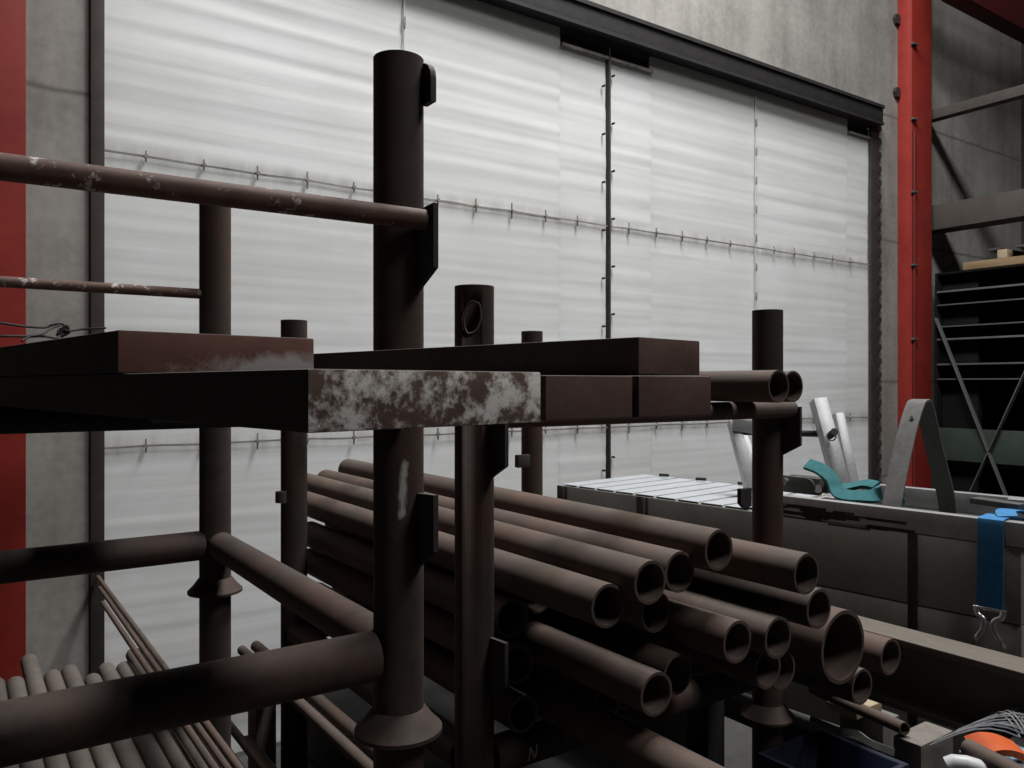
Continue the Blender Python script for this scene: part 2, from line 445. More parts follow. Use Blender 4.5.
L1 = leaf('door_1', [.514, 1.94, 2.99, 3.362], [tp, tp, lo_], 1.94, 0)
L2 = leaf('door_2', [3.369, 3.75, 4.79, 5.95, 6.25], [lo_, tp, tp, lo_], 4.79, 40)
m = MB().box((3.3585, DP - .035, .02), (3.3725, DP + .025, EYE + 2.10), .003); m.build('meeting_stile', 'strip_dark', L1)
z = .35
while z < EYE + 2.0:
    for dx in (-.040, .040):
        m = MB(); m.tube((3.365 + dx, DP - .030, z + dx), (3.365 + dx, DP - .008, z + dx), .007, n=10); m.build('screw', 'strip_dark', L1 if dx < 0 else L2)
    z += .30

# red steel columns on the wall
rc = empty('steel_column', (6.84, WALL - .065, 0), 'tall bright red steel column right of the white door, thin conduit clipped to it', 'column'); rc['kind'] = 'structure'
cx0, cx1, cy0, cy1 = 6.68, 7.00, WALL - .130, WALL - .004
MB().box((cx0, cy0 + .012, 0), (cx0 + .014, cy1, 7.45), .002).build('side_plate', 'red_paint', rc)
MB().box((cx0 - .004, cy0, 0), (cx1, cy0 + .0118, 7.45), .002).build('front_plate', 'red_paint', rc)
MB().box((cx1 - .014, cy0 + .012, 0), (cx1, cy1, 7.45), .002).build('side_plate', 'red_paint', rc)
MB().tube((cx0 + .010, cy0 - .014, 0), (cx0 + .010, cy0 - .014, EYE + 2.15), .012, n=14).build('conduit', 'conduit_red', rc)
for y in (44, 119, 192, 265, 339, 412): 
    z = at(911, y, Y=cy0).z
    MB().box((cx0 - .025, cy0 - .030, z - .008), (cx0 + .05, cy0 - .001, z + .008), .003).build('clip', 'brace_grey', rc)
for y in (20, 93):
    z = at(895, y, Y=WALL).z
    MB().tube((cx0 - .035, WALL - .03, z), (cx0 - .035, WALL - .003, z), .045, n=6).build('bolt', 'strip_dark', rc)
rl = empty('steel_column', (.03, WALL - .15, 0), 'red painted steel column at the left edge beside the bare concrete strip', 'column'); rl['kind'] = 'structure'
MB().box((-.17, WALL - .30, 0), (.217, WALL - .28, 7.45), .002).build('flange', 'red_paint', rl)
MB().box((-.17, WALL - .03, 0), (.217, WALL - .004, 7.45), .002).build('flange', 'red_paint', rl)
MB().box((.01, WALL - .28, 0), (.03, WALL - .03, 7.45)).build('web', 'red_paint', rl)
# roof beam and wall beams at the right
a0 = at(939, 0, Y=3.45)
struct(MB().box((6.72, 3.30, a0.z), (9, 3.45, a0.z + .36), .004), 'trim_4', 'dark_red_paint')
b0 = at(937, 118, X=7.06)
struct(MB().box((7.06, -2.0, b0.z), (7.16, 3.79, b0.z + .085), .004), 'trim_5', 'slab_brown')
b1 = at(937, 229.5, X=7.06)
struct(MB().box((7.06, -2.0, b1.z), (7.30, 3.79, b1.z + .22), .006), 'trim_6', 'slab_brown')

# ------------------------------------------------------------------ stacking racks
R = .038
def rack(base, post_xy, top, feet_z, rails, label, cat='rack', low=True, brk=None, name='stacking_rack'):
    return empty(name, base, label, cat, None)
def gusset(px, py, sx, ztop, znear, zpost, h=.055):
    """bracket plate standing out from the front of a post towards -Y"""
    x = px + .012 * sx; yf = py - math.sqrt(R * R - .012 ** 2) + .004
    poly = [W3(x, yf, ztop), W3(x, yf - h, ztop + .003), W3(x, yf - h, znear), W3(x, yf, zpost)]
    return MB().prism(poly, (.008, 0, 0))
CONE = [(R - .001, .032), (.041, .029), (.053, .013), (.066, .0), (.066, -.006), (.060, -.006), (R - .001, .010)]
def make_rack(x0, x1, y0, y1, zt, zb, label, left_x=None, posts=None, hole=None):
    """zt, zb: post top and foot, relative to the eye"""
    r = empty('stacking_rack', W3((x0 + x1) / 2, (y0 + y1) / 2, zb), label, 'rack')
    out = {}
    for key, (x, y) in posts.items():
        m = MB().tube(W3(x, y, zb), W3(x, y, zt), R, .005, n=48)
        out[key] = m.build('post', 'post_scraped' if key == 'P1' else 'post_rust', r)
        c = MB().lathe(W3(x, y, zb), CONE, 48).build('foot_cone', 'post_rust', out[key])
    zr = zb + .115
    for y in (y0, y1):
        q = MB().tube(W3(x0 + R - .002, y, zr), W3(x1 - R + .002, y, zr), .0365, .004).build('base_rail', 'post_rust', r)
        out['rail%d' % (y == y1)] = q
    for x in (x0, x1):
        MB().tube(W3(x, y0 + R - .002, zr), W3(x, y1 - R + .002, zr), .034, .004).build('side_rail', 'post_rust', r)
    return r, out

# rack A - the near left one that carries the flat bars
A_P = {'P1': (.553, 1.10), 'P3': (.541, 2.10), 'N1': (-.95, 1.10), 'N3': (-.95, 2.10)}
rA, oA = make_rack(-.95, .547, 1.10, 2.10, .492, -.52, 'rusty tube stacking rack at left whose tall front post stands highest', posts=A_P)
MB().tube(W3(-.95, 1.036, .2315), W3(.562, 1.036, .2395), .0152, .003).build('stop_rail', 'rail_worn_glints', rA)
MB().tube(W3(-.95, 2.10, .226), W3(.506, 2.10, .226), .0125, .003).build('stop_rail', 'rail_worn_glints', rA)
MB().tube(W3(-.95, 1.043, -.0400), W3(.545, 1.043, -.0400), .0152, .003).build('bearing_rail', 'dark_steel', rA)
MB().tube(W3(-.95, 2.043, -.0400), W3(.535, 2.043, -.0400), .0152, .003).build('bearing_rail', 'dark_steel', rA)
gusset(.553, 1.10, 1, .258, .168, .139).build('bracket', 'bracket_steel', oA['P1'])
gusset(.553, 1.10, 1, -.163, -.242, -.275).build('bracket', 'bracket_steel', oA['P1'])
# small rounded lug at the head of the near post
lx = .553 + .026; ly = 1.10 - .026
poly = [W3(lx, ly, .42), W3(lx, ly - .028, .42), W3(lx, ly - .028, .455)] + [W3(lx, ly - .028 * math.cos(a), .455 + .028 * math.sin(a)) for a in (.4, .8, 1.2, 1.5)]
MB().prism(poly, (.009, 0, 0)).build('lug', 'bracket_steel', oA['P1'])

# rack B - behind and right of it, carries the pipe heap
B_P = {'P2': (.82, 1.31), 'P4': (.82, 2.31), 'P6': (1.70, 1.31), 'P5': (1.688, 2.31)}
rB, oB = make_rack(.82, 1.70, 1.31, 2.31, .187, -.84, 'lower rusty stacking rack whose short posts pen in the heap of pipes', posts=B_P)
MB().tube(W3(.833, 1.249, -.0625), W3(1.713, 1.249, -.0625), .021, .003).build('stop_rail', 'pipe_rust', rB)
MB().tube(W3(.858, 2.25, -.0625), W3(1.662, 2.25, -.0625), .021, .003).build('stop_rail', 'pipe_rust', rB)
for k in ('P2', 'P6'):
    x, y = B_P[k]
    gusset(x, y, 1, -.059, -.152, -.180).build('bracket', 'bracket_steel', oB[k])
    gusset(x, y, 1, -.481, -.56, -.593).build('bracket', 'bracket_steel', oB[k])
# hooked lug on the left of the far post, and one beside the right post
c = at(523, 461, Y=2.27)
MB().box(c + V((-.028, -.012, -.022)), c + V((.024, .012, .022)), .004).build('lug', 'bracket_steel', oB['P5'])
c = at(747, 499, Y=1.30)
MB().prism([c + V((-.022, 0, .026)), c + V((.018, 0, .026)), c + V((.018, 0, -.020)), c + V((-.008, 0, -.022)), c + V((-.022, 0, -.010))], (0, .012, 0)).build('lug', 'bracket_steel', oB['P6'])
c = at(281, 497, Y=2.28)
MB().tube(c + V((0, 0, -.016)), c + V((0, 0, .016)), .016, n=14).build('lug', 'bracket_steel', oB['P4'])
# torch-cut oval hole in the head of the nearest post of rack B
hc = at(471.5, 317, Y=1.31 - .034); to = V((EYE * 0 - hc.x, -hc.y, 0)).normalized(); sd_ = UP.cross(to).normalized()
cut = MB(); n = 28; A = []; B = []
for i in range(n):
    a = 2 * math.pi * i / n; k = 1 + .10 * noise.noise(V((math.cos(a) * 1.7, math.sin(a) * 1.7, 3)))
    off = sd_ * (.0185 * k * math.cos(a)) + UP * (.028 * k * math.sin(a)) + sd_ * .004 * math.sin(a)
    A.append(hc + off + to * .03); B.append(hc + off - to * .028)
cut.add(A + B, [list(range(n))] + [[n + i for i in range(n)][::-1]] + [(i, n + i, n + (i + 1) % n, (i + 1) % n) for i in range(n)])
co_ = cut.build('cutter', 'post_rust', origin=(0, 0, 0))
p2 = oB['P2']; md = p2.modifiers.new('hole', 'BOOLEAN'); md.operation = 'DIFFERENCE'; md.solver = 'EXACT'; md.object = co_
bpy.context.view_layer.update()
dg = bpy.context.evaluated_depsgraph_get()
me = bpy.data.meshes.new_from_object(p2.evaluated_get(dg)); p2.modifiers.clear(); p2.data = me
bpy.data.objects.remove(co_)
rim = MB(); ring = []
axis = V((.82, 1.31, 0))
for i in range(n + 1):
    a = 2 * math.pi * i / n; k = 1.08 + .12 * noise.noise(V((math.cos(a) * 2, math.sin(a) * 2, 8)))
    p = hc + sd_ * (.0185 * k * math.cos(a)) + UP * (.028 * k * math.sin(a)) + sd_ * .004 * math.sin(a)
    h = V((p.x, p.y, 0)) - axis; h = h.normalized() * (R + .0002)
    ring.append(V((axis.x + h.x, axis.y + h.y, p.z)))
rim.sweep(ring, .0022, 6); rim.build('torch_cut_rim', 'pipe_rust', p2)
# chalk letter on the front base rail of rack B
nc = V((0, 0, 0)); zc = EYE - .725; yb = 1.31 - .0368
def stroke(xa, za, xb, zb):
    f = lambda z: 1.31 - math.sqrt(max(0, .0369 ** 2 - (z - zc) ** 2))
    xm, zm = (xa + xb) / 2, (za + zb) / 2
    P = [V((xa + (xb - xa) * i / 6, f(za + (zb - za) * i / 6) - .0004, za + (zb - za) * i / 6)) for i in range(7)]
    return P
xN = at(533, 752, Y=yb).x
ml = MB()
for s4 in ((xN - .010, zc - .014, xN - .006, zc + .012), (xN - .006, zc + .012, xN + .005, zc - .012), (xN + .005, zc - .012, xN + .011, zc + .015)):
    ml.sweep(stroke(*s4), .0013, 6)
ml.build('chalk_mark', 'chalk', oB['rail0'])['label'] = 'chalked letter N on the dark base rail'

# the racks they stand on
rC, oC = make_rack(-.95, .547, 1.10, 2.10, -.528, -1.75 + .006, 'bottom stacking rack at left, holding the bed of thin pipes', posts={k: q for k, q in A_P.items()})
MB().tube(W3(-.95, 1.044, -.9048), W3(.56, 1.044, -.9048), .0152, .003).build('bearing_rail', 'dark_steel', rC)
MB().tube(W3(-.95, 2.044, -.9048), W3(.55, 2.044, -.9048), .0152, .003).build('bearing_rail', 'dark_steel', rC)
for i, lab in enumerate(('lowest of the thick dark steel plates in the bottom rack', 'second from below of the thick dark steel plates in the bottom rack', 'third from below of the thick dark steel plates in the bottom rack', 'topmost of the thick dark steel plates in the bottom rack')):
    zs0 = .121 + .037 + .002 + i * .149
    tag(MB().box((.875 + .01 * (i % 2), 1.12 + .03 * (i % 3), zs0), (1.645, 2.55, zs0 + .147), .004).build('steel_plate', 'dark_steel'), lab, 'steel plate', 'thick plates in the bottom rack')
rD, oD = make_rack(.82, 1.70, 1.31, 2.31, -.848, -1.75 + .006, 'bottom stacking rack in the dark under the heap of pipes', posts=B_P)

# ------------------------------------------------------------------ flat bars
ang = math.radians(45.6 - 34.73)
def bar(c0, rot, w, h, ln, z0, label, end_mat, side='bar_scale', grp='flat steel bars on the rack'):
    """c0: near left corner (X, Y); rot: degrees its axis leans towards -X"""
    a = math.radians(rot); ey = V((-math.sin(a), math.cos(a), 0)); ex = V((math.cos(a), math.sin(a), 0))
    org = V((c0[0], c0[1], EYE + z0))
    m = MB().obox(org + ex * w / 2 + ey * ln / 2 + UP * h / 2, ex, ey, UP, (w / 2, ln / 2, h / 2), .0014, 0, 1)
    return tag(m.build('flat_bar', [side, end_mat], origin=org + ex * w / 2), label, 'steel bar', grp)
ZB = -.0238
bar((.1397, .374), 9.0, .161, .0312, 2.41, ZB, 'wide flat steel bar with flaking white paint on its end', 'bar_end_white')
bar((.3200, .4225), .8, .079, .0300, 2.71, ZB - .0004, 'bare brown flat bar lying against the white-ended bar', 'bar_end_brown')
bar((.4015, .4200), .6, .077, .0300, 2.71, ZB - .0002, 'bare brown flat bar, rightmost end of the lower row', 'bar_end_brown')
bar((.457, .478), 9.6, .090, .0305, 2.97, .0079, 'long brown flat bar lying on top of two bare bars', 'bar_end_brown')
bar((.0955, .632), 9.0, .157, .0308, 1.59, .0079, 'rust-red flat bar on top at left, pale spray along its lower edge', 'bar_end_sprayed')
# tie wire on the upper left bar
zt = EYE + .0079 + .0308 + .0016
def wp(x, y, Z): return at(x, y, Z=Z)
w = MB()
w.sweep(arc([wp(-30, 321, .70), wp(0, 323, .70), wp(25, 326.5, .72), wp(45, 327.5, .74), wp(52, 325, .745), wp(62, 324, .75), wp(64, 328, .75), wp(58, 333, .745), wp(66, 335, .75), wp(60, 329, .75), wp(68, 331, .75), wp(80, 329.5, .76), wp(95, 328.5, .765), wp(106, 328, .77)]), .0011, 8)
w.sweep(arc([wp(-30, 335.5, .68), wp(0, 336, .68), wp(30, 336.2, .70), wp(42, 334, .71), wp(52, 328, .735), wp(60, 325.5, .748)]), .0011, 8)
w.sweep(arc([wp(22, 341, .69), wp(30, 337, .70), wp(45, 336.5, .72), wp(55, 338, .73), wp(60, 336, .745), wp(64, 332, .75)]), .0010, 8)
w.sweep(arc([wp(57, 336, .745), wp(66, 326, .75), wp(68, 333, .752), wp(59, 331, .748), wp(63, 337, .748)]), .0017, 8)
tag(w.build('tie_wire', 'wire_black'), 'twisted black tie wire lying on the rust-red flat bar', 'wire')

# ------------------------------------------------------------------ pipes
def pipe(a, b, r, label, grp, t=.006, name='steel_pipe', mat='pipe_rust', cat='pipe'):
    m = MB().tube(a, b, r, t, n=40, mi=0, mi_in=1)
    return tag(m.build(name, [mat, 'pipe_inside']), label, cat, grp)
G1 = 'pipes in the heap inside the rack'
HEAP = [  # X, z, near Y, far Y, radius, label
    (1.157, -.306, .999, 2.70, .038, 'topmost left pipe of the heap, its open end nearest the short right post'),
    (1.286, -.349, .904, 2.62, .038, 'heap pipe lying across the foot of the right post, uppermost at right'),
    (.990, -.344, 1.007, 2.72, .038, 'heap pipe second from left in its top row, whole ring of end showing'),
    (.924, -.382, 1.042, 2.52, .038, 'leftmost pipe of the heap top row, end half in shadow'),
    (1.090, -.344, 1.033, 2.74, .038, 'heap pipe tucked just under the topmost left one'),
    (1.085, -.430, 1.089, 2.40, .038, 'shaded pipe directly below the second pipe of the heap top row'),
    (1.154, -.463, .954, 2.40, .038, 'pipe in the middle of the heap pointing at the dark gap'),
    (.996, -.536, .998, 2.38, .038, 'lowest lit pipe of the heap with a full ring of end'),
    (1.101, -.538, 1.048, 2.38, .038, 'pipe just behind and above the lowest lit pipe of the heap'),
    (1.348, -.427, .921, 2.50, .038, 'small-ended pipe sitting on the left shoulder of the fat pipe'),
    (1.515, -.546, .978, 2.50, .076, 'fat wide-mouthed pipe, the largest in the heap'),
    (1.219, -.386, 1.45, 2.45, .038, 'dark pipe set back in the shade under the uppermost right pipe'),
    (1.231, -.462, .925, 2.60, .038, 'pipe under the small-ended pipe in the middle right of the heap, arched rim showing'),
    (1.328, -.559, .987, 2.50, .038, 'low dark pipe left of the fat pipe, open end with lit lower lip'),
    (1.596, -.6485, .986, 2.45, .038, 'low pipe tucked under and right of the fat pipe'),
    (1.255, -.535, .966, 2.45, .038, 'low dark pipe half hidden by its neighbour left of the fat pipe'),
    (.902, -.463, 1.30, 2.40, .038, 'added light-blocking pipe deep on the left flank of the heap, behind the nearest short post'),  # added, with the entries that follow, to keep light off the lower pipes
    (.902, -.546, 1.28, 2.40, .038, 'added light-blocking pipe low on the left flank of the heap, behind the nearest short post'),
    (.996, -.438, 1.34, 2.42, .038, 'added light-blocking pipe deep between the heap top row and the lowest lit pipe'),
]
for X, z, y0, y1, r, lab in HEAP:
    pipe(W3(X, y0, z), W3(X, y1, z), r, lab, G1, t=.008 if r > .05 else .0055)
for X, y0, lab in ((.915, 1.28, 'bottom pipe of the heap at its lower left, almost black'), (.996, .80, 'bottom heap pipe whose lit back runs out of the picture bottom'),
                   (1.077, 1.22, 'bottom heap pipe set back below the lowest lit one'), (1.16, 1.25, 'bottom heap pipe set back in the dark right of the one running out of view')):
    pipe(W3(X, y0, -.6465), W3(X, 2.37, -.6465), .0365, lab, G1)
pipe(W3(1.783, 1.03, -.633), W3(1.783, 2.1, -.633), .0417, 'pipe lying outside the rack at right, past the fat pipe', G1)
G2 = 'pipes on the stop rail beside the bars'
pipe(W3(1.45, 1.088, -.0405 + .0355), W3(1.45, 2.42, -.0405 + .0355), .0352, 'nearer of two open pipes beside the bars, left of the right post', G2, .0045)
pipe(W3(1.53, 1.11, -.0405 + .0350), W3(1.53, 2.40, -.0405 + .0350), .0348, 'further of two open pipes beside the bars, mostly hidden by its twin', G2, .0045)

# bed of thin pipes at the lower left
G3 = 'thin pipes bedded in the bottom left rack'
xs = [0, 16, 33, 54, 72, 91, 108, 127, 146, 166]
nm = ['far left one cut by the picture edge', 'beside the red column foot', 'third from left, reaching further back than its neighbours', 'fourth from left, in front of bare concrete',
      'fifth from left', 'sixth from left, before the door jamb', 'seventh from left, in front of the door edge', 'eighth from left, its far end against the white door', 'ninth from left, tallest on the right side', 'rightmost of the bed, below the thin rods']
ends = [2.74, 2.72, 2.92, 2.72, 2.74, 2.62, 2.70, 2.68, 2.80]
X = at(-2, 600, Y=2.6).x
for i in range(9):
    pipe(W3(X + i * .0466, .70 + .05 * (i % 3), -.866), W3(X + i * .0466, ends[i], -.866), .0232, 'thin bedded pipe, ' + nm[i], G3, .004, mat='pipe_dusty')
G4 = 'thin rods leaning to the door'
for i, (x, y, yf, z) in enumerate(((98, 577, 3.76, 0), (100, 588, 3.60, 0), (103, 603, 3.30, 0))):
    p = at(x, y, Y=yf)
    tag(MB().tube(V((p.x, .8, p.z)), V((p.x, yf, p.z)), .0085, n=20).build('steel_rod', 'pipe_rust'),
        ['long thin rod reaching the door jamb, highest of three', 'long thin rod reaching the door jamb, middle of three', 'long thin rod reaching the door jamb, lowest of three'][i], 'rod', G4)
G5 = 'rods between the two racks'
for i, (x, y, yf, r, lab) in enumerate(((242, 650, 2.42, .014, 'short-looking rod end right of the rear post, left of a pair'), (256, 646, 2.40, .016, 'rod end right of the rear post, right of a pair'),
                                       (207, 724, 2.5, .012, 'thin rod between the racks under the base rail, left of a pair'), (222, 716, 2.5, .012, 'thin rod between the racks under the base rail, right of a pair'), (246, 742, 2.2, .018, 'thicker rod lying right of the thin pair under the base rail'))):
    p = at(x, y, Y=yf)
    tag(MB().tube(V((p.x, .85, p.z)), V((p.x, yf, p.z)), r, n=20).build('steel_rod', 'pipe_rust'), lab, 'rod', G5)

tag(MB().box((.690, 2.25, 0), (.748, 2.33, EYE - .786), .004).build('timber_bearer', 'timber'), 'upright timber bearer between the racks under the rod pair', 'timber')
tag(MB().box((.604, 1.60, 0), (.690, 1.70, EYE - 1.036), .004).build('timber_bearer', 'timber'), 'upright timber bearer between the racks under the thin rods', 'timber')
tag(MB().box((1.748, 1.55, 0), (1.82, 1.63, EYE - .677), .004).build('steel_prop', 'dark_steel'), 'dark prop under the pipe lying outside the rack', 'prop')
# ------------------------------------------------------------------ long metal crate at the right
C0 = V((2.20, 2.80, EYE)); E = V((.1078, -.9942, 0)); Fv = V((.9942, .1078, 0))
def cr(t, v, z): return C0 + E * t + Fv * v + UP * z
crate = empty('metal_crate', cr(.9, .285, -1.75), 'long dull aluminium crate running along behind the pipe heap', 'crate')
def atv(x, y, v):
    """point seen at picture position x, y on the crate's lengthwise plane v"""
    d = FWD + RIGHT * ((x - 512) / F) - UP * ((y - 384) / F); o = V((0, 0, EYE))
    return o + d * ((C0 - o).dot(Fv) + v) / d.dot(Fv)
def cbox(t0, t1, v0, v1, z0, z1, bev=.002, mi=0):
    return MB().obox(cr((t0 + t1) / 2, (v0 + v1) / 2, (z0 + z1) / 2), Fv, -E, UP, ((v1 - v0) / 2, (t1 - t0) / 2, (z1 - z0) / 2), bev, mi)
TE = 1.80
cbox(0, TE, 0, .03, -.660, -.449).build('side_panel', 'alu_dull', crate)
cbox(0, TE, 0.003, .03, -.880, -.664).build('side_panel', 'alu_dull', crate)
cbox(0, TE, 0, .03, -1.10, -.884).build('side_panel', 'alu_dull', crate)
cbox(0, TE, .54, .57, -1.10, -.449).build('side_panel', 'alu_dull', crate)
cbox(0, .02, .03, .54, -1.10, -.449).build('end_panel', 'alu_dull', crate)
cbox(TE - .02, TE, .03, .54, -1.10, -.449).build('end_panel', 'alu_dull', crate)
cbox(.02, TE - .02, .03, .54, -1.10, -1.07).build('floor_panel', 'alu_dull', crate)
for t in (.0, .455, 1.513):
    cbox(t - .014, t + .014, -.006, .001, -1.10, -.449).build('post_strip', 'strip_dark', crate)
    if t < 1: cbox(t + .03, t + .04, -.004, .001, -1.10, -.449).build('post_strip', 'dark_steel', crate)
cbox(.98, TE + .015, -.004, .036, -.447, -.380).build('rim', 'alu_mill', crate)
cbox(1.05, TE + .015, .534, .574, -.447, -.380).build('rim', 'alu_mill', crate)
cbox(1.0, TE - .03, .036, .534, -.500, -.47).build('tray', 'gear_dark', crate)
for t in (.25, 1.55):
    cbox(t - .05, t + .05, .02, .55, -1.75, -1.10, .004).build('support', 'dark_steel', crate)
# scuffed dark band on the rim face
sc_ = MB()
for i in range(26):
    t = .98 + .52 * random.random(); z = -.405 - .05 * random.random(); l = .02 + .06 * random.random()
    sc_.obox(cr(t, -.0046, z), Fv, -E, UP, (.0006, l, .002 + .004 * random.random()))
sc_.build('scuff_marks', 'strip_dark', crate)
# ribbed cover at the left half: trapezoid ribs across the width
cov = MB(); k = 0
N = 9; pt = []
for i in range(N):
    t0 = .01 + i * (.95 / N); p = .95 / N
    pt += [(t0, .006), (t0 + p * .82, .006), (t0 + p * .85, .0), (t0 + p * .97, .0)]
pt.append((.96, 0))
vs = []
for t, h in pt: vs += [cr(t, .004, -.447 + h), cr(t, .566, -.447 + h), cr(t, .566, -.4475 + h - .002), cr(t, .004, -.4475 + h - .002)]
fs = []
for i in range(len(pt) - 1):
    for j in range(4): fs.append((i * 4 + j, (i + 1) * 4 + j, (i + 1) * 4 + (j + 1) % 4, i * 4 + (j + 1) % 4))
fs += [(0, 1, 2, 3), tuple((len(pt) - 1) * 4 + j for j in (3, 2, 1, 0))]
for q, f in enumerate(fs): cov.add([vs[i] for i in f], [tuple(range(len(f)))], False, 1 if (q // 4) % 4 in (1, 2, 3) and q < len(fs) - 2 else 0)
cov.build('ribbed_cover', ['alu_bright', 'alu_dull'], crate)['label'] = 'bright ribbed aluminium cover'
for t in (.12, .33, .55, .78):
    MB().tube(cr(t, .545, -.432), cr(t + .05, .545, -.430), .007, n=10).build('catch', 'dark_steel', crate)

# bent flat steel bow over the crate
pb = arc([cr(1.425, .046, -.44), cr(1.425, .066, -.36), cr(1.425, .16, -.17), cr(1.425, .225, -.075), cr(1.425, .262, -.055), cr(1.425, .300, -.070), cr(1.425, .37, -.20), cr(1.425, .47, -.37), cr(1.425, .50, -.455)], 8)
bw = empty('strap_bow', cr(1.425, .27, -.44), 'stiff grey webbing bow standing like an inverted V on the crate', 'sling')
MB().strip(pb, E, .058, .006).build('band', 'sling_grey', bw)
MB().tube(cr(1.43, .20, -.112), cr(1.43, .188, -.108), .006, n=10).build('rivet', 'chrome', bw)

# aluminium trestle inside the crate
tr = empty('aluminium_trestle', at(840, 470, Z=3.1), 'silvery aluminium trestle sticking up out of the crate, drilled stile', 'trestle')
def stile(x0, y0, x1, y1, Z0, Z1, w, d):
    a = at(x0, y0, Z=Z0); b = at(x1, y1, Z=Z1)
    ey = (b - a).normalized(); ex = (RIGHT - ey * RIGHT.dot(ey)).normalized(); ez = ex.cross(ey)
    m = MB(); c = (a + b) / 2; h = (b - a).length / 2
    # channel: web and two flanges
    m.obox(c + ez * d / 2, ex, ey, ez, (w / 2, h, .003), .001)
    m.obox(c - ex * (w / 2 - .003), ex, ey, ez, (.003, h, d / 2), .001)
    m.obox(c + ex * (w / 2 - .003), ex, ey, ez, (.003, h, d / 2), .001)
    m.obox(c - ez * d / 2, ex, ey, ez, (w / 2, h, .003), .001)
    return m, a, b, ex, ey, ez
m, a, b, ex, ey, ez = stile(844, 497, 818, 400, 2.86, 3.0, .050, .045)
st1 = m.build('stile', 'alu_mill', tr)
hp = at(829.5, 436, Z=2.905)
MB().tube(hp + ez * -.0, hp + ez * .05, .013, n=16).build('rivet_hole', 'dark_steel', st1)
MB().tube(hp - FWD * .02, hp - FWD * .016, .018, .004, n=18).build('rivet_hole', 'chrome', st1)
m2, a2, b2, *_ = stile(856, 497, 838, 414, 3.0, 3.12, .034, .03); m2.build('stile', 'alu_mill', tr)
m3, a3, b3, *_ = stile(751, 490, 733, 421, 3.1, 3.2, .04, .04); m3.build('stile', 'alu_mill', tr)
m4, *_ = stile(762, 486, 742, 434, 3.25, 3.35, .03, .03); m4.build('stile', 'alu_mill', tr)
MB().beam(at(732, 424, Z=3.16), at(756, 428, Z=3.16), .02, .05, bev=.002).build('top_plate', 'alu_mill', tr)
MB().tube(at(736, 432, Z=3.22), at(826, 434, Z=2.98), .012, n=16).build('rung', 'dark_steel', tr)

# teal sling, ratchet gear, blue ratchet strap
ts = arc([atv(807, 464, .11), atv(820, 469, .11), atv(831, 478, .10), atv(837, 490, .085), atv(846, 495.5, .07), atv(862, 496.5, .075), atv(874, 496, .095), atv(880, 492, .13)], 6)
m = MB().strip(ts, UP * .6 + Fv * .8, .046, .012)
ts2 = arc([atv(842, 488, .16), atv(852, 486.5, .17), atv(866, 484, .18), atv(876, 486, .18)], 6)
m.strip(ts2, UP * .35 + Fv, .05, .012)
ts3 = arc([atv(889, 500, .14), atv(893, 494, .15), atv(898, 496, .16), atv(896, 504, .15)], 5)
m.strip(ts3, UP + Fv * .3, .045, .012)
tag(m.build('lifting_sling', 'teal_web'), 'teal webbing sling draped over the crate rim', 'sling')
g = empty('ratchet_gear', atv(805, 490, .2), 'dark metal tensioner lying on the crate next to the teal sling', 'tensioner')
q = atv(801, 485, .15)
MB().obox(q, -E, Fv, UP, (.075, .012, .03), .006).build('side_plate', 'gear_dark', g)
MB().obox(q + Fv * .06, -E, Fv, UP, (.075, .012, .028), .006).build('side_plate', 'gear_dark', g)
MB().tube(q - Fv * .02 + E * .035, q + Fv * .08 + E * .035, .026, n=18).build('spool', 'gear_dark', g)
MB().tube(q - Fv * .03 - E * .05 + UP * .01, q + Fv * .09 - E * .05 + UP * .01, .012, n=14).build('pin', 'chrome', g)
MB().tube(q - Fv * .015 + E * .07 - UP * .005, q - Fv * .013 + E * .07 - UP * .005, .015, n=14).build('nut', 'chrome', g)

bs = empty('ratchet_strap', cr(1.69, -.01, -.75), 'blue ratchet strap hanging over the crate rim with steel hooks', 'strap')
tb = 1.728
pts = [cr(tb, .40, -.46), cr(tb, .20, -.40), cr(tb, .06, -.374), cr(tb, .035, -.3755), cr(tb, .0, -.3755), cr(tb, -.010, -.379), cr(tb, -.0125, -.39), cr(tb, -.014, -.46), cr(tb, -.016, -.55), cr(tb, -.018, -.625)]
MB().strip(pts, E, .066, .0035).build('webbing', 'blue_web', bs)
pts = arc([cr(tb + .03, .03, -.371), cr(tb + .01, .08, -.362), cr(tb + .03, .14, -.366), cr(tb + .05, .22, -.39)], 5)
MB().strip(pts, E, .05, .0035).build('webbing', 'blue_web', bs)
hk = bs
MB().tube(cr(tb - .042, -.018, -.628), cr(tb + .042, -.018, -.628), .006, n=12).build('buckle_bar', 'chrome', hk)
for sgn in (-1, 1):
    pts = arc([cr(tb + .034 * sgn, -.018, -.628), cr(tb + .030 * sgn, -.022, -.645), cr(tb + .015 * sgn, -.026, -.655), cr(tb + .012 * sgn, -.028, -.675), cr(tb + .018 * sgn, -.028, -.692), cr(tb + .030 * sgn, -.026, -.710), cr(tb + .034 * sgn, -.016, -.724)], 6)
    MB().sweep(pts, .0085, 10).build('hook', 'chrome', hk)
# flat profiles lying across the crate end
for (x0, y0, x1, y1, lab) in ((975, 500, 1024, 507, 'thin dark flat profile lying across the crate behind the blue strap'), (1008, 501, 1060, 505, 'bright flat profile at the far rim by the picture edge')):
    a = at(x0, y0, z=-.36); b = at(x1, y1, z=-.36)
    tag(MB().beam(a, b, .05, .018, bev=.002).build('flat_profile', 'alu_mill' if x0 > 1000 else 'gear_dark'), lab, 'profile')

